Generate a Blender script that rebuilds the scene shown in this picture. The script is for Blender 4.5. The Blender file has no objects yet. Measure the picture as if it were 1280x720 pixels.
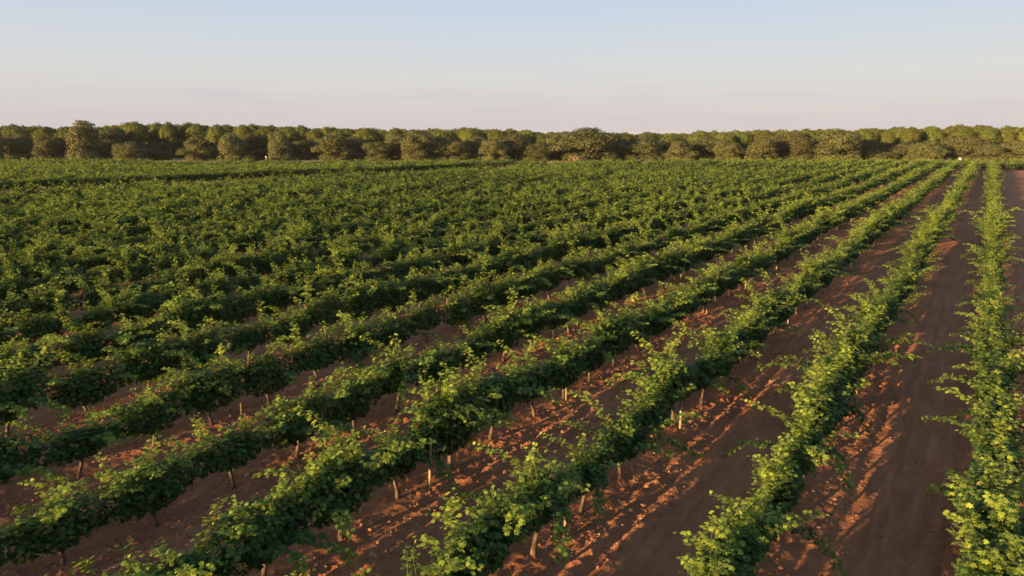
import bpy, math, random
import numpy as np
from mathutils import Vector

SC = bpy.context.scene
COL = SC.collection
rng = np.random.default_rng(11)
random.seed(11)

# ------------------------------------------------------------------ camera
F = 850.0; HC = 6.7; HOR = 168.0
PITCH = math.atan((360 - HOR) / F)
cam = bpy.data.cameras.new('camera')
cam.sensor_width = 36.0
cam.lens = 36.0 * F / 1280.0
cam.clip_end = 6000.0
co = bpy.data.objects.new('camera', cam)
co.location = (0, 0, HC)
co.rotation_euler = (math.pi / 2 - PITCH, 0, 0)
COL.objects.link(co)
SC.camera = co

# ------------------------------------------------------------------ sky, sun, exposure
SUN_AZ = math.radians(230.0)      # clockwise from +Y: behind the camera, to its left
SUN_EL = math.radians(6.8)
w = bpy.data.worlds.new("World"); SC.world = w; w.use_nodes = True
wn, wl = w.node_tree.nodes, w.node_tree.links
bg = wn['Background']; bg.inputs[1].default_value = 0.06
sky = wn.new('ShaderNodeTexSky'); sky.sky_type = 'NISHITA'; sky.sun_disc = False
sky.sun_elevation = SUN_EL; sky.sun_rotation = SUN_AZ
sky.air_density = 1.0; sky.dust_density = 0.5; sky.ozone_density = 1.0
# the hazy lilac belt low in the sky opposite the sun
geo = wn.new('ShaderNodeTexCoord')
sep = wn.new('ShaderNodeSeparateXYZ'); wl.new(geo.outputs['Generated'], sep.inputs[0])
def sky_ramp(stops):
    r = wn.new('ShaderNodeValToRGB'); c = r.color_ramp
    while len(c.elements) < len(stops): c.elements.new(0.5)
    for e, (p, col) in zip(c.elements, stops): e.position = p; e.color = (*col, 1)
    wl.new(sep.outputs['Z'], r.inputs[0]); return r
tint = sky_ramp([(0.0, (1.15, 1.1, 1.3)), (0.19, (1.2, 1.08, 1.2)), (0.6, (1.2, 1.12, 1.2))])
low = sky_ramp([(0.0, (.60, .56, .57)), (0.012, (.62, .575, .59)), (0.035, (.65, .61, .605)), (0.08, (.675, .672, .662)), (0.126, (.62, .672, .72)), (0.19, (.53, .637, .775)), (0.6, (.22, .38, .62))])
mul = wn.new('ShaderNodeMix'); mul.data_type = 'RGBA'; mul.blend_type = 'MULTIPLY'; mul.inputs[0].default_value = 1.0
wl.new(sky.outputs[0], mul.inputs[6]); wl.new(tint.outputs[0], mul.inputs[7])
sc6 = wn.new('ShaderNodeVectorMath'); sc6.operation = 'SCALE'; sc6.inputs['Scale'].default_value = 5.65
wl.new(low.outputs[0], sc6.inputs[0])
anti = wn.new('ShaderNodeVectorMath'); anti.operation = 'DOT_PRODUCT'; anti.inputs[1].default_value = (-math.sin(SUN_AZ), -math.cos(SUN_AZ), 0)
wl.new(geo.outputs['Generated'], anti.inputs[0])
mr = wn.new('ShaderNodeMapRange'); mr.inputs[1].default_value = -0.5; mr.inputs[2].default_value = 0.0; mr.inputs[4].default_value = 0.95
wl.new(anti.outputs['Value'], mr.inputs[0])
mixs = wn.new('ShaderNodeMix'); mixs.data_type = 'RGBA'; wl.new(mr.outputs[0], mixs.inputs[0])
wl.new(mul.outputs[2], mixs.inputs[6]); wl.new(sc6.outputs[0], mixs.inputs[7])
mp = wn.new('ShaderNodeMapping'); mp.inputs['Scale'].default_value = (3.0, 3.0, 38.0); wl.new(geo.outputs['Generated'], mp.inputs[0])
cn = wn.new('ShaderNodeTexNoise'); cn.inputs['Scale'].default_value = 2.2; cn.inputs['Detail'].default_value = 5; wl.new(mp.outputs[0], cn.inputs[0])
cm = wn.new('ShaderNodeMapRange'); cm.inputs[1].default_value = .52; cm.inputs[2].default_value = .75; wl.new(cn.outputs[0], cm.inputs[0])
ce = sky_ramp([(0.0, (.4, .4, .4)), (0.03, (1, 1, 1)), (0.07, (.5, .5, .5)), (0.11, (0, 0, 0))])
cx = wn.new('ShaderNodeMath'); cx.operation = 'MULTIPLY'; wl.new(cm.outputs[0], cx.inputs[0]); wl.new(ce.outputs[0], cx.inputs[1])
cy = wn.new('ShaderNodeMath'); cy.operation = 'MULTIPLY'; cy.inputs[1].default_value = .5; wl.new(cx.outputs[0], cy.inputs[0])
cc = wn.new('ShaderNodeMix'); cc.data_type = 'RGBA'; cc.inputs[7].default_value = (3.2, 2.95, 3.3, 1)
wl.new(cy.outputs[0], cc.inputs[0]); wl.new(mixs.outputs[2], cc.inputs[6]); wl.new(cc.outputs[2], bg.inputs[0])

sun = bpy.data.lights.new('sun', 'SUN'); sun.energy = 5.0; sun.angle = math.radians(0.6)
sun.color = (1.0, 0.64, 0.31)
so = bpy.data.objects.new('sun', sun); COL.objects.link(so)
sdir = Vector((math.sin(SUN_AZ) * math.cos(SUN_EL), math.cos(SUN_AZ) * math.cos(SUN_EL), math.sin(SUN_EL)))
so.rotation_euler = sdir.to_track_quat('Z', 'Y').to_euler()
so.location = sdir * 200

vs = SC.view_settings
vs.view_transform = 'Standard'; vs.look = 'None'; vs.gamma = 1.0; vs.use_curve_mapping = False
vs.exposure = 1.6
SC.cycles.max_bounces = 5
SC.cycles.diffuse_bounces = 3; SC.cycles.glossy_bounces = 2
SC.cycles.transmission_bounces = 3; SC.cycles.transparent_max_bounces = 4
SC.cycles.use_denoising = True

# ------------------------------------------------------------------ frames of the place
CP, SP = math.cos(PITCH), math.sin(PITCH)
TH = math.radians(34.63)
AX = np.array([math.sin(TH), math.cos(TH)])         # along the vine rows
NX = np.array([math.cos(TH), -math.sin(TH)])        # across them, to the right
def uv2xy(u, v):
    u = np.asarray(u, float); v = np.asarray(v, float)
    return u * NX[0] + v * AX[0], u * NX[1] + v * AX[1]
def xy2uv(x, y): return x * NX[0] + y * NX[1], x * AX[0] + y * AX[1]
def ground_at(px, py):
    x, y, z = px - 640, F * CP + (360 - py) * SP, -F * SP + (360 - py) * CP
    k = HC / -z
    return x * k, y * k
def pix(x, y, z):
    """where a point of the place falls in a 1280 x 720 picture"""
    zz = z - HC
    d = y * CP - zz * SP
    return 640 + F * x / d, 360 - F * (y * SP + zz * CP) / d, d

# ------------------------------------------------------------------ numpy noise
_tab = rng.random((256, 256)).astype(np.float32)
def vnoise(x, y):
    xi = np.floor(x).astype(np.int64); yi = np.floor(y).astype(np.int64)
    fx = x - xi; fy = y - yi
    fx = fx * fx * (3 - 2 * fx); fy = fy * fy * (3 - 2 * fy)
    a = _tab[xi & 255, yi & 255]; b = _tab[(xi + 1) & 255, yi & 255]
    c = _tab[xi & 255, (yi + 1) & 255]; d = _tab[(xi + 1) & 255, (yi + 1) & 255]
    return (a * (1 - fx) + b * fx) * (1 - fy) + (c * (1 - fx) + d * fx) * fy
def fbm(x, y, o=3):
    s = 0; a = 0.5; t = 0
    for k in range(o):
        s = s + a * vnoise(x * 2 ** k + 17.3 * k, y * 2 ** k + 5.1 * k); t += a; a *= 0.5
    return s / t

ROW0 = 0.75
RUT = [xy2uv(*ground_at(*p)) for p in ((1085, 735), (1092, 690), (1098, 650), (1114, 620), (1118, 590), (1124, 560), (1136, 530), (1148, 495), (1156, 460), (1166, 420), (1178, 370), (1190, 320))]
RUT_V = np.array([p[1] for p in RUT]); RUT_U = np.array([p[0] for p in RUT])
def height(u, v, cell=0.04):
    """soil surface: ridge under each row, plough furrows, wheel ruts, clods"""
    k = np.clip(1.0 - (cell - 0.05) / 0.35, 0, 1)
    m = np.mod(u - ROW0 + 1.5, 3.0) - 1.5            # distance from the nearest row
    inv = (u < ROW0 + 1.6)
    wob = 0.28 * (fbm(u * 0.35, v * 0.22, 2) - 0.5)
    mm = m + wob
    h = 0.045 * np.exp(-(mm / 0.42) ** 2) * inv
    rough = np.clip(fbm(u * 0.5 + 40, v * 0.28 + 9, 2) * 2.6 - 0.75, 0.25, 1.0)     # smooth and cloddy patches
    west = np.clip((-u - 3.2) / 2.0, 0, 1)                # the rows further left are ploughed all the way across
    rough = rough * (0.35 + 0.9 * np.exp(-((np.abs(mm) - 0.55) / 0.55) ** 2)) + 0.25 * np.exp(-(mm / 0.5) ** 2)
    rough = np.clip(rough + west * 0.35, 0, 1.15)
    fur = np.cos(mm * 2 * np.pi / 0.37 + 2.0 * fbm(u * 0.8, v * 0.3 + 50, 2)) * 0.036
    fur = fur * np.clip((np.abs(mm) - 0.25) * 3, 0, 1) * (0.35 + 0.65 * rough)
    h = h + fur * k
    for c in (-0.82, 0.82):                          # wheel ruts
        h = h - 0.030 * np.exp(-((mm - c * 0.95 - 0.1) / 0.17) ** 4)
    du = u - np.interp(v, RUT_V, RUT_U)              # the crooked rut edge on the right
    edge = (v > RUT_V[0] - 1) & (v < RUT_V[-1])
    h = h + np.where(edge, 0.03 * np.exp(-((du + 0.10) / 0.09) ** 2) - 0.05 * np.exp(-((du - 0.02) / 0.06) ** 2), 0) * k
    n1 = fbm(u * 3.1 + 3, v * 3.1, 3)
    n2 = fbm(u * 9.0 + 31, v * 9.0 + 7, 2)
    n3 = fbm(u * 17.0 + 5, v * 17.0 + 71, 2)
    patch = np.exp(-((mm - 0.75) / 0.55) ** 2) * np.clip((24 - v) / 6, 0, 1) * (u > -6)     # broken clods beside the near rows
    rough = np.clip(rough + 0.35 * patch, 0, 1.15)
    cl = np.clip(n2 - 0.52, 0, 1) * 0.11 * rough + np.clip(n3 - 0.5, 0, 1) * 0.10 * rough
    h = h + (0.055 * (n1 - 0.5) * (0.3 + rough) + cl) * k
    h = h + 0.10 * (fbm(u * 0.09, v * 0.09, 2) - 0.5)
    return h

# ------------------------------------------------------------------ materials
def new_mat(name):
    m = bpy.data.materials.new(name); m.use_nodes = True
    return m, m.node_tree.nodes, m.node_tree.links, m.node_tree.nodes['Principled BSDF']
def ramp(n, stops, interp='LINEAR'):
    r = n.new('ShaderNodeValToRGB'); c = r.color_ramp; c.interpolation = interp
    while len(c.elements) < len(stops): c.elements.new(0.5)
    for e, (p, col) in zip(c.elements, stops): e.position = p; e.color = (*col, 1)
    return r
def leaf_material(name, stops, young_lit, trans, back=1.25, rough=0.55, vary=0.0):
    m, n, l, b = new_mat(name)
    g = n.new('ShaderNodeNewGeometry')
    r = ramp(n, stops); l.new(g.outputs['Random Per Island'], r.inputs[0])
    at = n.new('ShaderNodeAttribute'); at.attribute_name = 'young_lit'
    mx = n.new('ShaderNodeMix'); mx.data_type = 'RGBA'; mx.inputs[7].default_value = (*young_lit, 1)
    l.new(at.outputs['Fac'], mx.inputs[0]); l.new(r.outputs[0], mx.inputs[6])
    if vary:                                         # every tree a little different from its neighbour
        oi = n.new('ShaderNodeObjectInfo'); hs = n.new('ShaderNodeHueSaturation')
        for o_, lo, hi in (('Value', 1 - vary, 1 + vary), ('Hue',   .5 - .014, .5 + .014)):
            mm_ = n.new('ShaderNodeMapRange'); mm_.inputs[3].default_value = lo; mm_.inputs[4].default_value = hi
            if o_ == 'Hue':
                fr = n.new('ShaderNodeMath'); fr.operation = 'MULTIPLY'; fr.inputs[1].default_value = 7.3
                f2 = n.new('ShaderNodeMath'); f2.operation = 'FRACT'; l.new(oi.outputs['Random'], fr.inputs[0]); l.new(fr.outputs[0], f2.inputs[0]); l.new(f2.outputs[0], mm_.inputs[0])
            else: l.new(oi.outputs['Random'], mm_.inputs[0])
            l.new(mm_.outputs[0], hs.inputs[o_])
        src = mx.outputs[2]; l.new(src, hs.inputs['Color'])
        l.new(hs.outputs[0], b.inputs['Base Color'])
    else:
        l.new(mx.outputs[2], b.inputs['Base Color'])
    b.inputs['Roughness'].default_value = rough; b.inputs['Specular IOR Level'].default_value = 0.14
    tr = n.new('ShaderNodeBsdfTranslucent')
    mu = n.new('ShaderNodeMix'); mu.data_type = 'RGBA'; mu.blend_type = 'MULTIPLY'; mu.inputs[0].default_value = 1
    mu.inputs[7].default_value = (1.5 * back, 1.35 * back, 0.6 * back, 1)
    l.new(mx.outputs[2], mu.inputs[6]); l.new(mu.outputs[2], tr.inputs['Color'])
    ms = n.new('ShaderNodeMixShader'); ms.inputs[0].default_value = trans
    l.new(b.outputs[0], ms.inputs[1]); l.new(tr.outputs[0], ms.inputs[2])
    l.new(ms.outputs[0], n['Material Output'].inputs['Surface'])
    return m
M_LEAF = leaf_material('vine_leaf', [(0.0, (0.026, 0.058, 0.018)), (0.4, (0.040, 0.084, 0.022)), (0.75, (0.064, 0.122, 0.027)), (0.97, (0.110, 0.170, 0.034)), (1.0, (0.22, 0.17, 0.04))],
                       (0.33, 0.41, 0.055), 0.28)  # end colour for young tips and the painted sunlit top
M_OAK = leaf_material('oak_foliage', [(0.0, (0.052, 0.062, 0.024)), (0.5, (0.088, 0.096, 0.034)), (1.0, (0.132, 0.132, 0.048))], (0.15, 0.13, 0.06), 0.08, vary=.28)
M_PINE = leaf_material('pine_foliage', [(0.0, (0.062, 0.080, 0.017)), (0.5, (0.100, 0.122, 0.023)), (1.0, (0.145, 0.160, 0.030))], (0.15, 0.16, 0.04), 0.08, vary=.22)
M_STRAW = leaf_material('dry_bush', [(0.0, (0.18, 0.13, 0.07)), (1.0, (0.34, 0.24, 0.13))], (0.3, 0.2, 0.1), 0.1)

def bark(name, c1, c2, scale=30):
    m, n, l, b = new_mat(name)
    tc = n.new('ShaderNodeTexCoord'); mp = n.new('ShaderNodeMapping'); mp.inputs['Scale'].default_value = (1, 1, 0.18)
    no = n.new('ShaderNodeTexNoise'); no.inputs['Scale'].default_value = scale; no.inputs['Detail'].default_value = 5
    l.new(tc.outputs['Object'], mp.inputs[0]); l.new(mp.outputs[0], no.inputs[0])
    r = ramp(n, [(0.3, c1), (0.7, c2)]); l.new(no.outputs[0], r.inputs[0]); l.new(r.outputs[0], b.inputs['Base Color'])
    b.inputs['Roughness'].default_value = 0.9
    bp = n.new('ShaderNodeBump'); bp.inputs['Strength'].default_value = 0.7; bp.inputs['Distance'].default_value = 0.01
    l.new(no.outputs[0], bp.inputs['Height']); l.new(bp.outputs[0], b.inputs['Normal'])
    return m
M_TRUNK = bark('vine_bark', (0.06, 0.038, 0.025), (0.19, 0.125, 0.08), 45)
M_CANE = bark('vine_cane', (0.08, 0.09, 0.02), (0.15, 0.15, 0.035), 25)
M_STAKE = bark('weathered_wood', (0.26, 0.20, 0.11), (0.46, 0.36, 0.20), 30)
M_TREETRUNK = bark('tree_bark', (0.07, 0.05, 0.035), (0.18, 0.13, 0.09), 4)

def soil_material(name, stones=False):
    m, n, l, b = new_mat(name)
    tc = n.new('ShaderNodeTexCoord')
    def noise(s, d=4, ro=0.6):
        x = n.new('ShaderNodeTexNoise'); x.inputs['Scale'].default_value = s; x.inputs['Detail'].default_value = d
        x.inputs['Roughness'].default_value = ro; l.new(tc.outputs['Object'], x.inputs[0]); return x
    if stones:
        g = n.new('ShaderNodeNewGeometry')
        r = ramp(n, [(0.0, (0.22, 0.104, 0.052)), (0.6, (0.33, 0.155, 0.074)), (0.93, (0.40, 0.22, 0.12)), (1.0, (0.46, 0.34, 0.24))])
        l.new(g.outputs['Random Per Island'], r.inputs[0]); l.new(r.outputs[0], b.inputs['Base Color'])
        b.inputs['Roughness'].default_value = 0.95
        return m
    big = noise(0.35, 3); mid = noise(4.0, 5); fine = noise(38.0, 4, 0.7)
    r = ramp(n, [(0.25, (0.265, 0.112, 0.055)), (0.5, (0.380, 0.160, 0.074)), (0.75, (0.460, 0.215, 0.105))])
    a1 = n.new('ShaderNodeMath'); a1.operation = 'MULTIPLY_ADD'; a1.inputs[1].default_value = 0.45
    l.new(mid.outputs[0], a1.inputs[0])
    a2 = n.new('ShaderNodeMath'); a2.operation = 'MULTIPLY'; a2.inputs[1].default_value = 0.30; l.new(big.outputs[0], a2.inputs[0])
    a3 = n.new('ShaderNodeMath'); a3.operation = 'MULTIPLY_ADD'; a3.inputs[1].default_value = 0.25
    l.new(fine.outputs[0], a3.inputs[0]); l.new(a2.outputs[0], a3.inputs[2]); l.new(a3.outputs[0], a1.inputs[2])
    l.new(a1.outputs[0], r.inputs[0])
    # straw-coloured headland beyond the vines
    sx = n.new('ShaderNodeSeparateXYZ'); l.new(tc.outputs['Object'], sx.inputs[0])
    hd = n.new('ShaderNodeMapRange'); hd.inputs[1].default_value = 157; hd.inputs[2].default_value = 163
    l.new(sx.outputs['Y'], hd.inputs[0])
    st = n.new('ShaderNodeMix'); st.data_type = 'RGBA'; st.inputs[7].default_value = (0.36, 0.24, 0.14, 1)
    l.new(hd.outputs[0], st.inputs[0]); l.new(r.outputs[0], st.inputs[6])
    l.new(st.outputs[2], b.inputs['Base Color'])
    b.inputs['Roughness'].default_value = 0.95; b.inputs['Specular IOR Level'].default_value = 0.15
    vo = n.new('ShaderNodeTexVoronoi'); vo.inputs['Scale'].default_value = 22; l.new(tc.outputs['Object'], vo.inputs['Vector'])
    inv = n.new('ShaderNodeMath'); inv.operation = 'MULTIPLY_ADD'; inv.inputs[1].default_value = -0.5
    l.new(vo.outputs['Distance'], inv.inputs[0]); l.new(fine.outputs[0], inv.inputs[2])
    def mth(op, a, b_=None, c_=None):
        x = n.new('ShaderNodeMath'); x.operation = op
        for i_, q_ in enumerate((a, b_, c_)):
            if q_ is None: continue
            if isinstance(q_, (int, float)): x.inputs[i_].default_value = q_
            else: l.new(q_, x.inputs[i_])
        return x.outputs[0]
    uu = mth('ADD', mth('MULTIPLY', sx.outputs['X'], float(NX[0])), mth('MULTIPLY', sx.outputs['Y'], float(NX[1])))
    vv = mth('ADD', mth('MULTIPLY', sx.outputs['X'], float(AX[0])), mth('MULTIPLY', sx.outputs['Y'], float(AX[1])))
    wob = mth('MULTIPLY_ADD', noise(0.25, 2).outputs[0], 0.5, -0.25)
    uw = mth('ADD', uu, wob)
    fold = mth('SUBTRACT', mth('MODULO', mth('ADD', uw, 600.75), 3.0), 1.5)        # 0 in the middle of a lane
    band = mth('SUBTRACT', 1.0, mth('MULTIPLY', mth('ABSOLUTE', mth('SUBTRACT', mth('ABSOLUTE', fold), 0.62)), 5.0))
    band = mth('MAXIMUM', band, 0.0)
    bars = mth('SINE', mth('MULTIPLY_ADD', vv, 6.2832 / 0.17, mth('MULTIPLY', uw, 14.0)))
    tread = mth('MULTIPLY', mth('MULTIPLY', band, bars), mth('MAXIMUM', mth('MULTIPLY_ADD', noise(0.18, 1).outputs[0], 4.0, -1.6), 0.0))
    # streaks along the rows: dry and moist earth, rut shading painted into colour
    cb = n.new('ShaderNodeCombineXYZ'); l.new(mth('MULTIPLY', uw, 5.0), cb.inputs[0]); l.new(mth('MULTIPLY', vv, 0.6), cb.inputs[1])
    sn = n.new('ShaderNodeTexNoise'); sn.inputs['Scale'].default_value = 1.0; sn.inputs['Detail'].default_value = 5; sn.inputs['Roughness'].default_value = .6
    l.new(cb.outputs[0], sn.inputs['Vector'])
    srm = n.new('ShaderNodeMapRange'); srm.inputs[1].default_value = .3; srm.inputs[2].default_value = .7; srm.inputs[3].default_value = .80; srm.inputs[4].default_value = 1.22
    l.new(sn.outputs[0], srm.inputs[0])
    stv = n.new('ShaderNodeVectorMath'); stv.operation = 'SCALE'; l.new(st.outputs[2], stv.inputs[0]); l.new(srm.outputs[0], stv.inputs['Scale'])
    l.new(stv.outputs[0], b.inputs['Base Color'])
    fine_h = mth('MULTIPLY_ADD', tread, 0.35, inv.outputs[0])
    bp = n.new('ShaderNodeBump'); bp.inputs['Strength'].default_value = 0.8; bp.inputs['Distance'].default_value = 0.04
    l.new(fine_h, bp.inputs['Height']); l.new(bp.outputs[0], b.inputs['Normal'])
    return m
M_SOIL = soil_material('red_soil'); M_CLOD = soil_material('soil_clods', True)
M_WHITE, _n, _l, _b = new_mat('white_paint'); _b.inputs['Base Color'].default_value = (0.72, 0.68, 0.62, 1); _b.inputs['Roughness'].default_value = 0.6

# ------------------------------------------------------------------ mesh helpers
def mesh_from(name, verts, faces_flat, face_len, mat, smooth=False, young_lit=None):
    """verts (n,3); faces_flat = vertex indices; face_len = ints (loops per face)"""
    me = bpy.data.meshes.new(name)
    verts = np.ascontiguousarray(verts, np.float32); ff = np.ascontiguousarray(faces_flat, np.int32)
    fl = np.ascontiguousarray(face_len, np.int32)
    me.vertices.add(len(verts)); me.vertices.foreach_set('co', verts.ravel())
    me.loops.add(len(ff)); me.loops.foreach_set('vertex_index', ff)
    me.polygons.add(len(fl))
    st = np.zeros(len(fl), np.int32); st[1:] = np.cumsum(fl)[:-1]
    me.polygons.foreach_set('loop_start', st)
    me.polygons.foreach_set('use_smooth', np.full(len(fl), smooth))
    if young_lit is not None:
        a = me.attributes.new('young_lit', 'FLOAT', 'POINT'); a.data.foreach_set('value', np.ascontiguousarray(young_lit, np.float32))
    me.materials.append(mat)
    me.update(calc_edges=True); me.validate()
    return me
def link(name, me, parent=None, loc=None):
    o = bpy.data.objects.new(name, me); COL.objects.link(o)
    if parent: o.parent = parent
    if loc is not None: o.location = loc
    return o
def tag(o, label=None, cat=None, group=None, kind=None):
    if label: o['label'] = label
    if cat: o['category'] = cat
    if group: o['group'] = group
    if kind: o['kind'] = kind
    return o
def tube(path, radii, sides=6, rs=None):
    """swept tube -> verts, faces"""
    P = np.asarray(path, float); n = len(P); V = []; Fc = []
    for i in range(n):
        t = P[min(i + 1, n - 1)] - P[max(i - 1, 0)]; t /= np.linalg.norm(t) + 1e-9
        r = np.array([1, 0, 0]) if abs(t[0]) < 0.8 else np.array([0, 1, 0])
        a = np.cross(t, r); a /= np.linalg.norm(a); b = np.cross(t, a)
        for k in range(sides):
            q = 2 * np.pi * k / sides
            j = 1 + (0.18 * (rs.random() - 0.5) if rs is not None else 0)
            V.append(P[i] + radii[i] * j * (a * np.cos(q) + b * np.sin(q)))
    for i in range(n - 1):
        for k in range(sides):
            k2 = (k + 1) % sides
            Fc.append((i * sides + k, i * sides + k2, (i + 1) * sides + k2, (i + 1) * sides + k))
    Fc.append(tuple(range(sides - 1, -1, -1))); Fc.append(tuple((n - 1) * sides + k for k in range(sides)))
    return V, Fc
def tubes_mesh(name, specs, mat, sides=6, rs=None):
    V = []; ff = []; fl = []
    for path, rad in specs:
        v, f = tube(path, rad, sides, rs); o = len(V); V += v
        for q in f: ff += [o + i for i in q]; fl.append(len(q))
    return mesh_from(name, np.array(V), ff, fl, mat, True)

# leaf templates: x = across, y = stem to tip, z = normal
_L = [(0, 0, 0), (0, .5, .05), (0, 1.0, -.10)]
_half = [(.22, -.14, .0), (.50, .12, -.05), (.33, .36, .06), (.47, .68, -.06), (.20, .66, .04)]
T_LEAF = np.array(_L + _half + [(-x, y, z) for x, y, z in _half], float)
F_LEAF = [[0, 3, 4, 5, 6, 7, 2, 1], [0, 1, 2, 12, 11, 10, 9, 8]]
T_MID = np.array([(0, -.08, 0), (.48, .3, -.05), (.30, .75, 0), (0, 1.0, -.08), (-.30, .75, 0), (-.48, .3, -.05), (0, .45, .07)], float)
F_MID = [[0, 1, 2, 3, 6], [0, 6, 3, 4, 5]]
T_QUAD = np.array([(0, -.1, -.03), (.46, .42, .05), (0, 1.0, -.03), (-.46, .42, .05)], float)
F_QUAD = [[0, 1, 2, 3]]
T_CLUMP = np.array([(-.5, -.5, -.1), (.55, -.42, .12), (.45, .5, -.12), (-.48, .46, .1)], float)

def norm(a): return a / (np.linalg.norm(a, axis=-1, keepdims=True) + 1e-9)
def leaves_geo(T, Fs, pos, nrm, dirn, size):
    N = norm(nrm); D = norm(dirn - (dirn * N).sum(1, keepdims=True) * N); X = np.cross(D, N)
    V = (pos[:, None, :] + size[:, None, None] * (T[None, :, 0:1] * X[:, None, :] + T[None, :, 1:2] * D[:, None, :] + T[None, :, 2:3] * N[:, None, :]))
    n = len(pos); nt = len(T)
    base = np.concatenate([np.array(f) for f in Fs]); lens = np.array([len(f) for f in Fs])
    ff = (np.arange(n)[:, None] * nt + base[None, :]).ravel()
    return V.reshape(-1, 3), ff, np.tile(lens, n), nt

# ------------------------------------------------------------------ one vine, grown from its canes
def grow_vine(r, vigour=1.0):
    """x runs along the row. Returns trunk specs, cane specs and leaf arrays"""
    hh = r.uniform(0.48, 0.60)
    tp = [(0, 0, -0.08)]; p = np.array([0, 0, 0.0]); d = np.array([r.normal(0, .12), r.normal(0, .12), 1.0])
    for k in range(5):
        p = p + d * hh / 5 * np.array([1, 1, 1]); d = d + np.array([r.normal(0, .10), r.normal(0, .10), 0]); tp.append(tuple(p))
    trunk = [(tp, [.062, .046, .038, .036, .038, .046])]
    head = np.array(tp[-1]); arms = []
    for s in (-1, 1):
        a = [head - np.array([0, 0, .03])]
        L = r.uniform(.36, .56)
        for k in range(1, 5):
            a.append(head + np.array([s * L * k / 4, r.normal(0, .025), .05 + .03 * k / 4 + r.normal(0, .015)]))
        arms.append(a); trunk.append((a, [.030, .026, .023, .020, .014]))
    canes = []; P = []; N = []; D = []; S = []; Y = []
    ncane = int(25 * vigour)
    wild = set(r.choice(ncane, r.integers(2, 6), replace=False).tolist())
    for c in range(ncane):
        a = arms[c % 2]; t = r.uniform(0.0, 1.0) * 3.999; i = int(t); b = a[i] * (1 - (t - i)) + a[i + 1] * (t - i)
        side = 1 if r.random() < 0.5 else -1
        d = np.array([r.normal(0, .27) + .10 * np.sign(b[0]), side * abs(r.normal(0.10, .14)), r.uniform(.75, 1.2)])
        d /= np.linalg.norm(d)
        L = r.uniform(.70, 1.25) * (0.8 + .2 * vigour); droop = r.uniform(.9, 2.1)
        w_ = c in wild
        if w_:
            L = r.uniform(1.15, 1.75)
            droop = r.uniform(.55, 1.3)
            if r.random() < 0.6: d = np.array([r.normal(0, .5), side * r.uniform(.35, .9), r.uniform(.6, 1.0)]); d /= np.linalg.norm(d)
        n = max(6, int(L / .048)); q = b.copy(); path = [q.copy()]
        for k in range(n):
            step = L / n
            d = d + np.array([r.normal(0, .05), r.normal(0, .05), -droop * step * (0.55 + 0.9 * k / n)]); d /= np.linalg.norm(d)
            q = q + d * step
            if q[2] < .40: break
            path.append(q.copy())
            f = k / n
            for m in range(4 if w_ else 3):
                al = r.uniform(0, 2 * np.pi)
                sd = np.array([np.cos(al), np.sin(al), r.uniform(-.1, .5)])
                pl = r.uniform(.04, .13) * ((1.1 - .35 * f) if w_ else (1.1 - .5 * f))
                pos = q + sd * pl
                out = np.array([pos[0] * .25, pos[1], (pos[2] - .65) * .9]); out /= np.linalg.norm(out) + 1e-6
                nn = out * .8 + np.array([0, 0, .75]) + r.normal(0, .42, 3)
                dd = sd * .8 + np.array([0, 0, -.55]) + r.normal(0, .3, 3)
                P.append(pos); N.append(nn); D.append(dd)
                S.append(r.uniform(.070, .112) * (1.0 - .35 * f ** 2)); Y.append(np.clip((pos[2] - 1.02) * 1.4, 0, .6) * r.uniform(.3, 1.1) + max(0, f - .55) * (1.3 if w_ else .5) * r.uniform(.4, 1.0))  # paler at young shoot tips; height term paints sunlight onto the canopy top
        canes.append((path[::2] if len(path) > 5 else path, list(np.linspace(.0055, .0025, len(path[::2] if len(path) > 5 else path)))))
    # inner and hanging leaves that close the canopy
    nf = int(860 * vigour)
    th = r.uniform(0, 2 * np.pi, nf); rr = np.sqrt(r.uniform(.15, 1, nf))
    fx = np.clip(r.normal(0, .42, nf), -.88, .88)
    taper = 1.05 - .50 * (np.abs(fx) / .85) ** 2
    fy = np.cos(th) * rr * (.36 if vigour > .8 else .28) * taper; fz = .87 + np.sin(th) * rr * (.50 if vigour > .8 else .34) * taper
    fpos = np.stack([fx, fy, fz], 1)
    fn = norm(np.stack([fx * .1, fy, (fz - .75)], 1)) * .9 + np.array([0, 0, .5]) + r.normal(0, .4, (nf, 3))
    fd = np.stack([fy * 0, fy, np.full(nf, -.9)], 1) + r.normal(0, .35, (nf, 3))
    P = np.vstack([np.array(P), fpos]); N = np.vstack([np.array(N), fn]); D = np.vstack([np.array(D), fd])
    S = np.concatenate([np.array(S), r.uniform(.075, .115, nf)]); Y = np.concatenate([np.array(Y), np.zeros(nf)])
    return trunk, canes, P, N, D, S, np.clip(Y, 0, .8)

NVAR = 26
variants = []
for k in range(NVAR):
    r = np.random.default_rng(500 + k)
    vig = [1.0, 1.15, .85, 1.05, .95, .7][k % 6]
    variants.append(grow_vine(r, vig))

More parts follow.
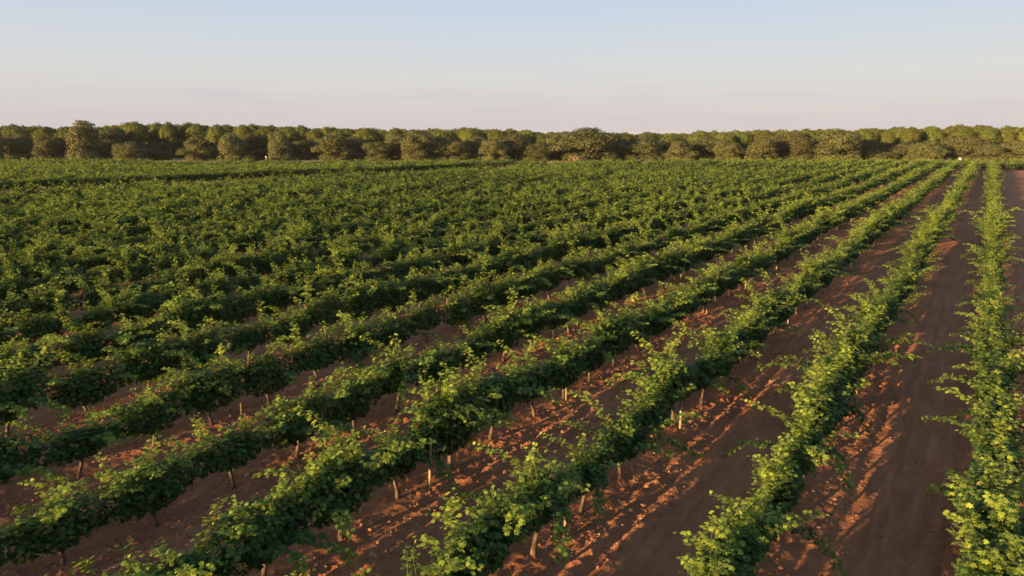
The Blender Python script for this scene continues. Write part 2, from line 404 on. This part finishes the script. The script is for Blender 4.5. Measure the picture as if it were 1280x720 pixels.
# ------------------------------------------------------------------ ground
def axis(lo, hi, step, far, g):
    mid = list(np.arange(lo, hi, step)); up = []; s = step; x = hi
    while x < far: up.append(x); s *= g; x += s
    dn = []; s = step; x = lo
    while x > -far: s *= g; x -= s; dn.append(x)
    return np.array(dn[::-1] + mid + up)
us = axis(-13.0, 5.5, 0.045, 3000, 1.022); vsx = axis(2.5, 25.0, 0.045, 3000, 1.022)
U, V_ = np.meshgrid(us, vsx, indexing='ij')
cell = np.maximum(np.gradient(us)[:, None], 0 * V_ + np.gradient(vsx)[None, :])
H = height(U, V_, cell)
dist = np.hypot(U, V_); H = H * np.clip(1 - (dist - 400) / 300, 0, 1)
X, Y = uv2xy(U, V_)
nu, nv = len(us), len(vsx)
idx = np.arange(nu * nv).reshape(nu, nv)
quads = np.stack([idx[:-1, :-1], idx[1:, :-1], idx[1:, 1:], idx[:-1, 1:]], -1).reshape(-1, 4)
me = mesh_from('ground', np.stack([X, Y, H], -1).reshape(-1, 3), quads.ravel(), np.full(len(quads), 4), M_SOIL, True)
ground = link('ground', me); tag(ground, kind='structure')

def hgt(u, v): return float(height(np.array([u], float), np.array([v], float), np.array([0.045]))[0])

# ------------------------------------------------------------------ where the vines stand
place = []      # row, u, v, X, Y, variant, scale, flip
rv = np.random.default_rng(77)
END_Y = 147.0
def at_z(px, py, z):
    x, y, q = px - 640, F * CP + (360 - py) * SP, -F * SP + (360 - py) * CP
    k = (HC - z) / -q
    return np.array([x * k, y * k])
TR_N = (at_z(0, 237, 1.45), at_z(600, 207.5, 1.45)); TR_F = (at_z(0, 227, 1.45), at_z(600, 203.5, 1.45))
def side(l, x, y):
    d = l[1] - l[0]; return d[0] * (y - l[0][1]) - d[1] * (x - l[0][0])
def on_track(x, y):
    """the earth track that cuts off the far left block"""
    return x < 12 and side(TR_N, x, y) > 0 and side(TR_F, x, y) < 0
for j in list(range(-10, 66)) + [q + .5 for q in range(-10, 5)]:
    u = ROW0 - 3.0 * j
    if j != int(j) and j > 4: continue
    v = 8.29 - 1.5 * 40 + 0
    while v < 270:
        v += 1.5
        vv = v + rv.normal(0, .06); uu = u + rv.normal(0, .05)
        x, y = uv2xy(uu, vv)
        if y > END_Y + 1.5 * math.sin(x * .05): continue
        if j < 0 and not (y > 129 and x > 20): continue
        if on_track(x, y): continue
        if y < -14: continue
        if j != int(j) and y < 133: continue
        ahead = y > 3
        if ahead:
            px, py, dd = pix(x, y, .9)
            mx = 60 + 3.2 * F / max(dd, 1)
            if dd > 26: mx = 60 + 9 * F / dd
            if px < -(mx + 15 * F / max(dd, 1)) or px > 1280 + mx: continue
            if y < 9 and py > 720 + 2.0 * F / dd: pass
        elif x > 3 or x < -42: continue
        if rv.random() < .02 and j > 1 and vv > 24: continue
        kv = int(rv.integers(NVAR))
        if j in (1, 2) and 4 < vv < 15 and rv.random() < .6: kv = int(rv.integers(4)) * 6 + 5
        sc_ = float(np.clip(rv.normal(1.0 if j != 0 else .92, .10) * (.82 + .36 * float(vnoise(np.array([u * .07 + 3]), np.array([vv * .06]))[0])), .68, 1.2))
        place.append([j, uu, vv, float(x), float(y), kv, sc_, bool(rv.random() < .5)])
# the row that runs along the far side of the track
d_ = TR_F[1] - TR_F[0]; L_ = float(np.hypot(*d_)); d_ = d_ / L_
for q in range(-8, int(L_ / 1.3)):
    x, y = TR_F[0] + d_ * 1.3 * q + np.array([-.4, .5])
    if y > END_Y - 1: break
    uu, vv = xy2uv(x, y)
    place.append([90, float(uu), float(vv), float(x), float(y), int(rv.integers(NVAR)), float(rv.uniform(1.0, 1.15)), bool(rv.random() < .5)])
def in_frame(p):
    if p[4] < 4: return False
    a = pix(p[3], p[4], 1.1); b = pix(p[3], p[4], .5)
    m = .5 * F / a[2]
    return a[2] > 2 and -m < a[0] < 1280 + m and a[1] < 716 + .45 * F / a[2]
vis = [p for p in place if in_frame(p)]
vis.sort(key=lambda p: pix(p[3], p[4], .8)[2] + 0.0 * p[1])
IND = vis[:296]
ind_ids = set(id(p) for p in IND)
REST = [p for p in place if id(p) not in ind_ids]

ORD = ['zeroth', 'first', 'second', 'third', 'fourth', 'fifth', 'sixth', 'seventh', 'eighth', 'ninth', 'tenth', 'eleventh', 'twelfth', 'thirteenth', 'fourteenth', 'fifteenth',
       'sixteenth', 'seventeenth', 'eighteenth', 'nineteenth']
TENS = {20: 'twenti', 30: 'thirti', 40: 'forti', 50: 'fifti', 60: 'sixti'}
def ordinal(n):
    if n < 20: return ORD[n]
    t, o = n // 10 * 10, n % 10
    return TENS[t] + 'eth' if o == 0 else TENS[t][:-1] + 'y-' + ORD[o]

vine_meshes = {}
def vine_mesh(k):
    if k not in vine_meshes:
        trunk, canes, P, N, D, S, Yg = variants[k]
        V, ff, fl, nt = leaves_geo(T_LEAF, F_LEAF, P, N, D, S)
        crown = mesh_from('crown', V, ff, fl, M_LEAF, False, np.repeat(Yg, nt))
        tm = tubes_mesh('trunk', trunk, M_TRUNK, 8, np.random.default_rng(k))
        cm = tubes_mesh('canes', canes, M_CANE, 3)
        vine_meshes[k] = (tm, crown, cm)
    return vine_meshes[k]

count = {}
by_row = {}
for p in IND: by_row.setdefault(p[0], []).append(p)
LOOK = ['bushy green grapevine', 'broad leafy grapevine', 'thin green grapevine', 'full leafy grapevine', 'green leafy grapevine', 'small open grapevine']
for j, ps in by_row.items():
    ps.sort(key=lambda p: p[2])
    for i, p in enumerate(ps):
        root = bpy.data.objects.new('grape_vine', None); COL.objects.link(root)
        root.empty_display_size = .2
        z = hgt(p[1], p[2])
        root.location = (p[3], p[4], z)
        root.rotation_euler = (0, 0, math.pi / 2 - TH + (math.pi if p[7] else 0) + random.uniform(-.07, .07))
        s = p[6]; root.scale = (1.0 + (s - 1) * .4, s, s)
        row_name = 'the rightmost row' if j == 0 else 'the ' + ordinal(j + 1) + ' row from the right'
        which = 'nearest vine in sight' if i == 0 else ordinal(i + 1) + ' vine'
        tag(root, f'{LOOK[p[5] % 6]}, {which} up {row_name}' if i else f'{LOOK[p[5] % 6]}, nearest one in sight in {row_name}', 'grapevine', 'grapevines trained in rows')
        for nm, me in zip(('trunk', 'crown', 'canes'), vine_mesh(p[5])):
            link(nm, me, root)

# the rest of the vineyard: every vine stands in its place, all in one mesh
def rest_mesh(plist):
    Vs = []; Fs = []; Ls = []; Ys = []; off = 0
    TV = []; TF = []; toff = 0
    arr = {}
    for p in plist:
        d = math.hypot(p[3], p[4])
        lod = 0 if d < 75 else (1 if d < 110 else 2)
        if p[4] < 4 : lod = 1
        arr.setdefault((p[5], lod), []).append(p)
    for (k, lod), ps in arr.items():
        trunk, canes, P, N, D, S, Yg = variants[k]
        step = (2, 5, 9)[lod]; grow = (1.36, 2.1, 2.7)[lod]
        T, Fc = ((T_MID, F_MID), (T_QUAD, F_QUAD), (T_QUAD, F_QUAD))[lod]
        P, N, D, S, Yg = P[::step], N[::step], D[::step], S[::step] * grow, Yg[::step]
        V, ff, fl, nt = leaves_geo(T, Fc, P, N, D, S)
        yy = np.repeat(Yg, nt)
        tv, tf = tube([trunk[0][0][0], trunk[0][0][3], trunk[0][0][5]], [.05, .04, .045], 4)
        tv = np.array(tv); tfl = [len(q) for q in tf]; tff = np.array([i for q in tf for i in q])
        for p in ps:
            s = p[6]; a = math.pi / 2 - TH + (math.pi if p[7] else 0); c, sn = math.cos(a), math.sin(a)
            R = np.array([[c, sn, 0], [-sn, c, 0], [0, 0, 1]])
            z = hgt(p[1], p[2]) if math.hypot(p[3], p[4]) < 60 else 0.0
            W = (V * np.array([1 + (s - 1) * .4, s * .90, s])) @ R + np.array([p[3], p[4], z])
            Vs.append(W); Fs.append(ff + off); Ls.append(fl); Ys.append(yy); off += len(V)
            if lod < 2:
                TV.append((tv * s) @ R + np.array([p[3], p[4], z])); TF.append((tff + toff, tfl)); toff += len(tv)
    nleaf = sum(len(x) for x in Ls)
    allV = np.vstack(Vs + TV); n0 = off
    allF = np.concatenate(Fs + [f + n0 for f, _ in TF]); allL = np.concatenate(Ls + [np.array(l) for _, l in TF])
    yg = np.concatenate(Ys + [np.zeros(len(t)) for t in TV])
    me = mesh_from('far_vines', allV, allF, allL, M_LEAF, False, yg)
    me.materials.append(M_TRUNK)
    mi = np.zeros(len(allL), np.int32); mi[nleaf:] = 1
    me.polygons.foreach_set('material_index', mi)
    return me
fv = link('grapevine_foliage', rest_mesh(REST))
tag(fv, 'rows of green grapevines filling the far vineyard up to the trees', 'grapevines', kind='stuff')

# ------------------------------------------------------------------ stakes in the rows
stake_variants = []
for k in range(4):
    r = np.random.default_rng(k + 40); tilt = r.normal(0, .03, 2)
    pts = [(tilt[0] * z, tilt[1] * z, z) for z in (-.15, .2, .6, .98, 1.0)]
    stake_variants.append(tubes_mesh('wooden_stake', [(pts, [.030, .029, .028, .027, .020])], M_STAKE, 7, r))
stakes = []
for j in range(0, 14):
    for q in range(0, 12):
        v = 8.98 + 5.25 * q
        if j in (0,) and q > 6: continue
        u = ROW0 - 3.0 * j + random.uniform(-.05, .05) + .10
        x, y = uv2xy(u, v); px, py, dd = pix(x, y, .3)
        if dd < 3 or not (0 < px < 1280) or py > 712 or dd > 42: continue
        if random.random() < .25 and j not in (2, 3, 4): continue
        stakes.append((j, u, v))
rowc = {}
for (j, u, v) in stakes: rowc[j] = rowc.get(j, 0) + 1
seen = {}
for (j, u, v) in stakes:
    seen[j] = seen.get(j, 0) + 1
    x, y = uv2xy(u, v)
    o = link('wooden_stake', random.choice(stake_variants), None, (x, y, hgt(u, v)))
    o.rotation_euler = (0, 0, random.uniform(0, 6.28)); o.scale = (1, 1, random.uniform(.9, 1.12))
    row_name = 'the rightmost vine row' if j == 0 else 'the ' + ordinal(j + 1) + ' vine row from the right'
    tag(o, f'pale wooden stake, {ordinal(seen[j])} from the near end of {row_name}', 'stake', 'wooden stakes in the vine rows')

# ------------------------------------------------------------------ clods and pebbles
def clods():
    r = np.random.default_rng(5)
    t = (1 + 5 ** .5) / 2
    ico = norm(np.array([(-1, t, 0), (1, t, 0), (-1, -t, 0), (1, -t, 0), (0, -1, t), (0, 1, t), (0, -1, -t), (0, 1, -t), (t, 0, -1), (t, 0, 1), (-t, 0, -1), (-t, 0, 1)], float))
    fc = np.array([(0, 11, 5), (0, 5, 1), (0, 1, 7), (0, 7, 10), (0, 10, 11), (1, 5, 9), (5, 11, 4), (11, 10, 2), (10, 7, 6), (7, 1, 8), (3, 9, 4), (3, 4, 2), (3, 2, 6), (3, 6, 8), (3, 8, 9), (4, 9, 5), (2, 4, 11), (6, 2, 10), (8, 6, 7), (9, 8, 1)])
    n = 190000
    u = r.uniform(-24, 5.0, n); v = 3 + 42 * r.random(n) ** 1.5
    m = np.mod(u - ROW0 + 1.5, 3.0) - 1.5
    rough = fbm(u * 0.5 + 40, v * 0.28 + 9, 2)
    dens = np.exp(-(np.abs(m) / .55) ** 2) * .8 + np.clip(rough * 3.0 - 1.1, 0, 1) * .6 + .35 * np.clip((-u - 3.2) / 2.0, 0, 1) + .5 * np.exp(-((m - .8) / .5) ** 2) * (v < 22)
    clump = fbm(u * 1.7 + 9, v * 1.7, 2)
    x, y = uv2xy(u, v)
    d = y * CP + HC * SP
    ok = (r.random(n) < dens * np.clip(clump * 3 - .9, .05, 1)) & (y > 4) & (np.abs(640 + F * x / d - 640) < 760)
    u, v, x, y, dens = u[ok], v[ok], x[ok], y[ok], dens[ok]; n = len(u)
    s = np.clip(r.lognormal(-4.55, .52, n), .005, .05)
    z = height(u, v, np.full(n, .045)) + s * .25
    W = ico[None] * (1 + r.normal(0, .20, (n, 12, 1)))
    W = W * (s[:, None, None] * np.stack([r.uniform(.8, 1.4, n), r.uniform(.8, 1.4, n), r.uniform(.55, 1.0, n)], 1)[:, None, :])
    a = r.uniform(0, 6.28, n); c, sn = np.cos(a)[:, None], np.sin(a)[:, None]
    W = np.stack([W[..., 0] * c - W[..., 1] * sn, W[..., 0] * sn + W[..., 1] * c, W[..., 2]], -1) + np.stack([x, y, z], 1)[:, None, :]
    ff = (np.arange(n)[:, None, None] * 12 + fc[None]).ravel()
    return mesh_from('clods', W.reshape(-1, 3), ff, np.full(n * 20, 3), M_CLOD, False)
cl = link('soil_clods', clods()); tag(cl, 'red soil clods and pebbles strewn over the ploughed earth', 'clods', kind='stuff')

# ------------------------------------------------------------------ evening haze over the fields
hm = bpy.data.materials.new('haze'); hm.use_nodes = True
hm.node_tree.nodes.remove(hm.node_tree.nodes['Principled BSDF'])
pv = hm.node_tree.nodes.new('ShaderNodeVolumePrincipled'); pv.inputs['Density'].default_value = 0.00007; pv.inputs['Color'].default_value = (.86, .84, .86, 1); pv.inputs['Anisotropy'].default_value = 0.0
hm.node_tree.links.new(pv.outputs[0], hm.node_tree.nodes['Material Output'].inputs['Volume'])
hx, hz0, hz1 = 7000.0, -2.0, 14.0
hv = [(sx_ * hx, sy_ * hx, z_) for z_ in (hz0, hz1) for sx_, sy_ in ((-1, -1), (1, -1), (1, 1), (-1, 1))]
hb = mesh_from('haze', np.array(hv), [0, 3, 2, 1, 4, 5, 6, 7, 0, 1, 5, 4, 1, 2, 6, 5, 2, 3, 7, 6, 3, 0, 4, 7], [4] * 6, hm)
tag(link('haze', hb), kind='stuff')

# ------------------------------------------------------------------ trees
def crown_points(r, lobes, n, shell=.48):
    """leaf clumps spread over uneven lobes: (centre xyz, radius xyz)"""
    area = np.array([(l[3] * l[4] + l[3] * l[5] + l[4] * l[5]) for l in lobes]); pk = area / area.sum()
    k = r.choice(len(lobes), n, p=pk); L = np.array(lobes)[k]
    d = norm(r.normal(0, 1, (n, 3))); d[:, 2] = np.where(d[:, 2] < -.55, -d[:, 2], d[:, 2])
    bump = 1 + .15 * np.sin(d[:, 0] * 9 + k) * np.sin(d[:, 1] * 8 + 2 * k) + .06 * np.sin(d[:, 2] * 17 + k)
    rad = (1 - shell * r.random(n) ** 2.2) * bump
    P = L[:, :3] + d * L[:, 3:] * rad[:, None]
    return P, norm(d / L[:, 3:])
def foliage_mesh(name, r, lobes, n, size, mat, keep=None):
    P, N = crown_points(r, lobes, n)
    if keep is not None:
        m = keep(P); P, N = P[m], N[m]
    n = len(P)
    V, ff, fl, nt = leaves_geo(T_CLUMP, F_QUAD, P, N + r.normal(0, .32, (n, 3)), r.normal(0, 1, (n, 3)), size * r.uniform(.7, 1.35, n))
    return mesh_from(name, V, ff, fl, mat, False, np.zeros(n * nt))

def oak_variant(k):
    """unit tree: 1 tall, about 1 wide"""
    r = np.random.default_rng(900 + k); lobes = []
    skirt = True
    for i in range(12):
        a = i * 2.4 + r.uniform(-.4, .4); h = .30 + .5 * (i / 12) + r.uniform(-.05, .05); q = .29 * (1 - .35 * (i / 12)) * r.uniform(.6, 1.25)
        s = r.uniform(.10, .24)
        lobes.append((q * math.cos(a), q * math.sin(a), h, s * 1.05, s * 1.05, s * r.uniform(.8, 1.0)))
    lobes.append((r.uniform(-.08, .08), 0, .80, .23, .22, .19)); lobes.append((0, 0, .5, .33, .33, .28))
    if skirt:
        for i in range(11):
            a = i * .57 + r.uniform(-.2, .2); s = r.uniform(.11, .19); q = r.uniform(.12, .34)
            lobes.append((q * math.cos(a), q * math.sin(a), s * .7, s, s, s * r.uniform(.8, 1.2)))
    crown = foliage_mesh('crown', r, lobes, 17000, .021, M_OAK)
    sp = [([(0, 0, -.03), (.01, .01, .12), (.0, .02, .26), (.02, .0, .42)], [.045, .034, .030, .018])]
    for i in range(4):
        a = i * 1.57 + r.uniform(-.4, .4); sp.append(([(0, .01, .2), (.10 * math.cos(a), .10 * math.sin(a), .34), (.22 * math.cos(a), .22 * math.sin(a), .52)], [.020, .015, .007]))
    return tubes_mesh('trunk', sp, M_TREETRUNK, 6, r), crown
def pine_variant(k):
    r = np.random.default_rng(1300 + k); lobes = []
    for i in range(9):
        a = i * 2.4 + r.uniform(-.4, .4); q = .30 * math.sqrt((i + .5) / 9) * r.uniform(.85, 1.1)
        h = .78 - .30 * (q / .3) ** 2 * r.uniform(.5, .9); s = r.uniform(.14, .22)
        lobes.append((q * math.cos(a), q * math.sin(a), h, s, s, s * .72))
    lobes.append((0, 0, .70, .38, .38, .24)); lobes.append((0, 0, .80, .26, .26, .19))
    crown = foliage_mesh('crown', r, lobes, 16000, .020, M_PINE, lambda P: P[:, 2] > .40 + .06 * np.sin(P[:, 0] * 20))
    sp = [([(0, 0, -.03), (.008, .0, .2), (-.01, .01, .45), (.0, .0, .66)], [.030, .024, .020, .012])]
    for i in range(5):
        a = i * 1.26 + r.uniform(-.3, .3); sp.append(([(0, .0, .40), (.12 * math.cos(a), .12 * math.sin(a), .52), (.27 * math.cos(a), .27 * math.sin(a), .62)], [.014, .010, .005]))
    return tubes_mesh('trunk', sp, M_TREETRUNK, 6, r), crown
OAKS = [oak_variant(k) for k in range(9)]
PINES = [pine_variant(k) for k in range(8)]

def plant(kind, x, y, hgt_, wid, label, cat, group, var=None):
    root = bpy.data.objects.new(kind, None); COL.objects.link(root); root.location = (x, y, 0)
    root.rotation_euler = (0, 0, random.uniform(0, 6.28)); root.scale = (wid, wid, hgt_)
    V = OAKS if kind != 'pine_tree' else PINES
    t, c = V[var if var is not None else random.randrange(len(V))]
    link('trunk', t, root); link('crown', c, root)
    tag(root, label, cat, group)

# holm oaks along the front of the wood: picture x, width and top of each one -> its place on the far side of the headland
front = [(-12, 34, 166), (33, 34, 167), (60, 30, 170), (84, 26, 176), (107, 32, 151), (137, 40, 161), (163, 28, 176), (200, 30, 186), (248, 28, 169), (270, 22, 184), (292, 36, 166), (318, 38, 166), (350, 30, 163),
         (385, 36, 174), (418, 36, 168), (446, 34, 170), (474, 30, 176), (500, 34, 168), (522, 40, 163), (548, 32, 170), (572, 32, 174), (596, 34, 170), (618, 30, 173), (642, 42, 167), (672, 32, 177),
         (700, 40, 168), (735, 62, 160), (772, 44, 176), (803, 40, 170), (826, 24, 184), (850, 34, 175), (880, 40, 171), (906, 34, 173), (940, 30, 184), (950, 32, 171), (970, 34, 168), (994, 34, 167), (1016, 30, 172),
         (1044, 60, 163), (1082, 32, 174), (1104, 24, 188), (1125, 26, 178), (1156, 36, 175), (1202, 46, 169), (1236, 34, 178), (1264, 28, 174), (1290, 40, 172), (1318, 30, 176)]
ro = random.Random(3)
shape = {True: 'tall', False: 'low'}
for i, (px, wd, top) in enumerate(front):
    Yd = 180 + (0, 7, -3, 4)[i % 4] + ro.uniform(-2, 3)
    x = (px - 640) / F * (Yd * CP + HC * SP)
    h = HC + (HOR - top) * Yd / F * 1.03
    look = ('low bushy' if h < 4.2 else 'tall broad' if h > 8 else 'rounded') + ' bronze-green holm oak'
    tag_l = f'{look}, {ordinal(i + 1)} along the front of the wood counting from the left'
    plant('oak_tree', x, Yd, max(2.2, h), wd * ro.uniform(.95, 1.2) / F * Yd * 1.30, tag_l, 'tree', 'holm oaks along the front of the wood', i % 9)
# stone pines behind them
def skyline(px): return float(np.interp(px, [-100, 0, 120, 180, 320, 420, 500, 600, 700, 760, 850, 950, 1040, 1130, 1190, 1280, 1400], [157, 157, 160, 155, 157, 160, 161, 162, 165, 167, 166, 163, 162, 161, 158, 160, 160]))
pn = 0
for rk, (Yb, gap) in enumerate(((196, 7.0), (205, 7.4), (216, 7.4))):
    x = -.79 * Yb; i = 0
    while x < .79 * Yb:
        x += gap * ro.uniform(.8, 1.2); i += 1
        Yd = Yb + ro.uniform(-3, 3)
        px = 640 + F * x / Yd
        h = HC + (HOR - skyline(px) - ro.uniform(-2.2, 4.0)) * Yd / F
        wd = ro.uniform(6.5, 9.8)
        rank = ('first', 'second', 'third')[rk]
        plant('pine_tree', x, Yd, h, wd, f'domed green stone pine, {ordinal(i)} from the left in the {rank} rank behind the oaks', 'tree', 'stone pines behind the oaks')
# the wood that goes on behind
def wood():
    r = np.random.default_rng(8); Vs = []; Fs = []; Ls = []; off = 0
    for Yb in (224, 236, 249, 263, 280, 300, 325, 355, 395, 440, 500, 580):
        n = int(1.75 * Yb / 8.0)
        for q in range(n):
            x = -.87 * Yb + 1.74 * Yb * (q + r.uniform(-.4, .4)) / n; y = Yb + r.uniform(-6, 6)
            px = 640 + F * x / y
            h = HC + (HOR - skyline(px) - r.uniform(-1.0, 4.0)) * y / F * (1 if Yb < 330 else .85)
            h = min(h, 10.5); wd = r.uniform(7.5, 11)
            me = PINES[r.integers(len(PINES))][1]
            if id(me) not in cache:
                a = np.zeros(len(me.vertices) * 3, np.float32); me.vertices.foreach_get('co', a); cache[id(me)] = a.reshape(-1, 4, 3)
            C = cache[id(me)]
            st = 9 if Yb < 300 else 17
            C = C[r.integers(st)::st]; cen = C.mean(1, keepdims=True); C = cen + (C - cen) * (2.4 if st == 9 else 3.3)
            a = r.uniform(0, 6.28); c, s = math.cos(a), math.sin(a)
            P = C.reshape(-1, 3) @ np.array([[c, s, 0], [-s, c, 0], [0, 0, 1]]) * np.array([wd, wd, h]) + np.array([x, y, 0])
            Vs.append(P); m = len(P) // 4
            Fs.append(np.arange(m * 4) + off); Ls.append(np.full(m, 4)); off += m * 4
    return mesh_from('wood', np.vstack(Vs), np.concatenate(Fs), np.concatenate(Ls), M_PINE, False, np.zeros(off))
cache = {}
fw = link('pine_woods', wood()); tag(fw, 'dense green pine wood stretching away behind the front trees', 'wood', kind='stuff')

# thick understorey between the trunks
def understorey():
    r = np.random.default_rng(21); Vs = []; n_ = 0
    for Yb in (203, 209, 217, 230, 262, 310, 390):
        x = -.82 * Yb
        while x < .82 * Yb:
            wd = r.uniform(4, 8); x += wd * .62; h = r.uniform(3.0, 5.6) if Yb < 240 else r.uniform(5.5, 7.0)
            lobes = [(r.uniform(-.35, .35), r.uniform(-.35, .35), r.uniform(.1, .6), .28, .28, r.uniform(.22, .36)) for _ in range(8)]
            P, N = crown_points(r, lobes, 900)
            V, ff, fl, nt = leaves_geo(T_CLUMP, F_QUAD, P, N + r.normal(0, .4, P.shape), r.normal(0, 1, P.shape), .085 * r.uniform(.7, 1.3, len(P)))
            V = V * np.array([wd, wd, h]) + np.array([x, Yb + r.uniform(-3, 3), 0]); Vs.append(V); n_ += len(V)
    return mesh_from('understorey', np.vstack(Vs), np.arange(n_), np.full(n_ // 4, 4), M_OAK, False, np.zeros(n_))
un = link('undergrowth', understorey()); tag(un, 'dark undergrowth filling the gaps between the tree trunks', 'undergrowth', kind='stuff')

# low scrub at the foot of the trees
def scrub(kind, px, yy, wd, h, mat, label, k, cat='bush'):
    r = np.random.default_rng(60 + k); x = (px - 640) / F * (yy * CP + HC * SP)
    lobes = [(r.uniform(-.3, .3), r.uniform(-.3, .3), .25, .3, .3, r.uniform(.3, .55)) for _ in range(6)] + [(0, 0, .3, .42, .42, .55)]
    me = foliage_mesh(kind, r, lobes, 1500, .07, mat, lambda P: P[:, 2] > -.02)
    o = link(kind, me, None, (x, yy, 0)); o.scale = (wd, wd, h); tag(o, label, cat)
scrub('dry_bush', 722, 171, 5.6, 1.9, M_STRAW, 'straw-brown dry bush in front of the big dark oak', 1)
scrub('dry_bush', 313, 172, 4.0, 1.9, M_OAK, 'small brownish bush at the foot of the left oaks', 2)
scrub('green_bush', 1097, 172, 3.6, 1.7, M_OAK, 'little bush in the dark gap right of the widest oak', 3)
scrub('green_bush', 943, 172, 4.2, 1.9, M_OAK, 'little bush in front of the dark gap in the middle right', 4)
scrub('dry_bush', 18, 171, 3.0, 2.0, M_OAK, 'small bush at the far left edge of the wood', 5)

# white markers at the far end of the vines
def marker(px, py_base, yy, h, wd, label):
    x = (px - 640) / F * (yy * CP + HC * SP)
    root = bpy.data.objects.new('marker_post', None); COL.objects.link(root); root.location = (x, yy, 0)
    tag(root, label, 'marker', 'white markers at the end of the vines')
    link('post', tubes_mesh('post', [([(0, 0, -.1), (0, 0, h * .6), (.02, 0, h)], [.05, .05, .05])], M_WHITE, 8), root)
    V = []; 
    for (a, b, c) in ((-.5, -.04, 0), (.5, -.04, .06), (.5, .04, .06), (-.5, .04, 0), (-.5, -.04, 1), (.45, -.04, .92), (.45, .04, .92), (-.5, .04, 1)):
        V.append((a * wd - .12 * c * wd, b, h - .1 + c * wd * .75))
    Fq = [0, 3, 2, 1, 4, 5, 6, 7, 0, 1, 5, 4, 1, 2, 6, 5, 2, 3, 7, 6, 3, 0, 4, 7]
    link('panel', mesh_from('panel', np.array(V), Fq, [4] * 6, M_WHITE), root)
marker(1199, 201, 151, 1.35, .62, 'small white marker standing at the end of the third row from the right')
marker(333, 197, 168, 1.4, .30, 'tiny white marker before the dark trees at the left')
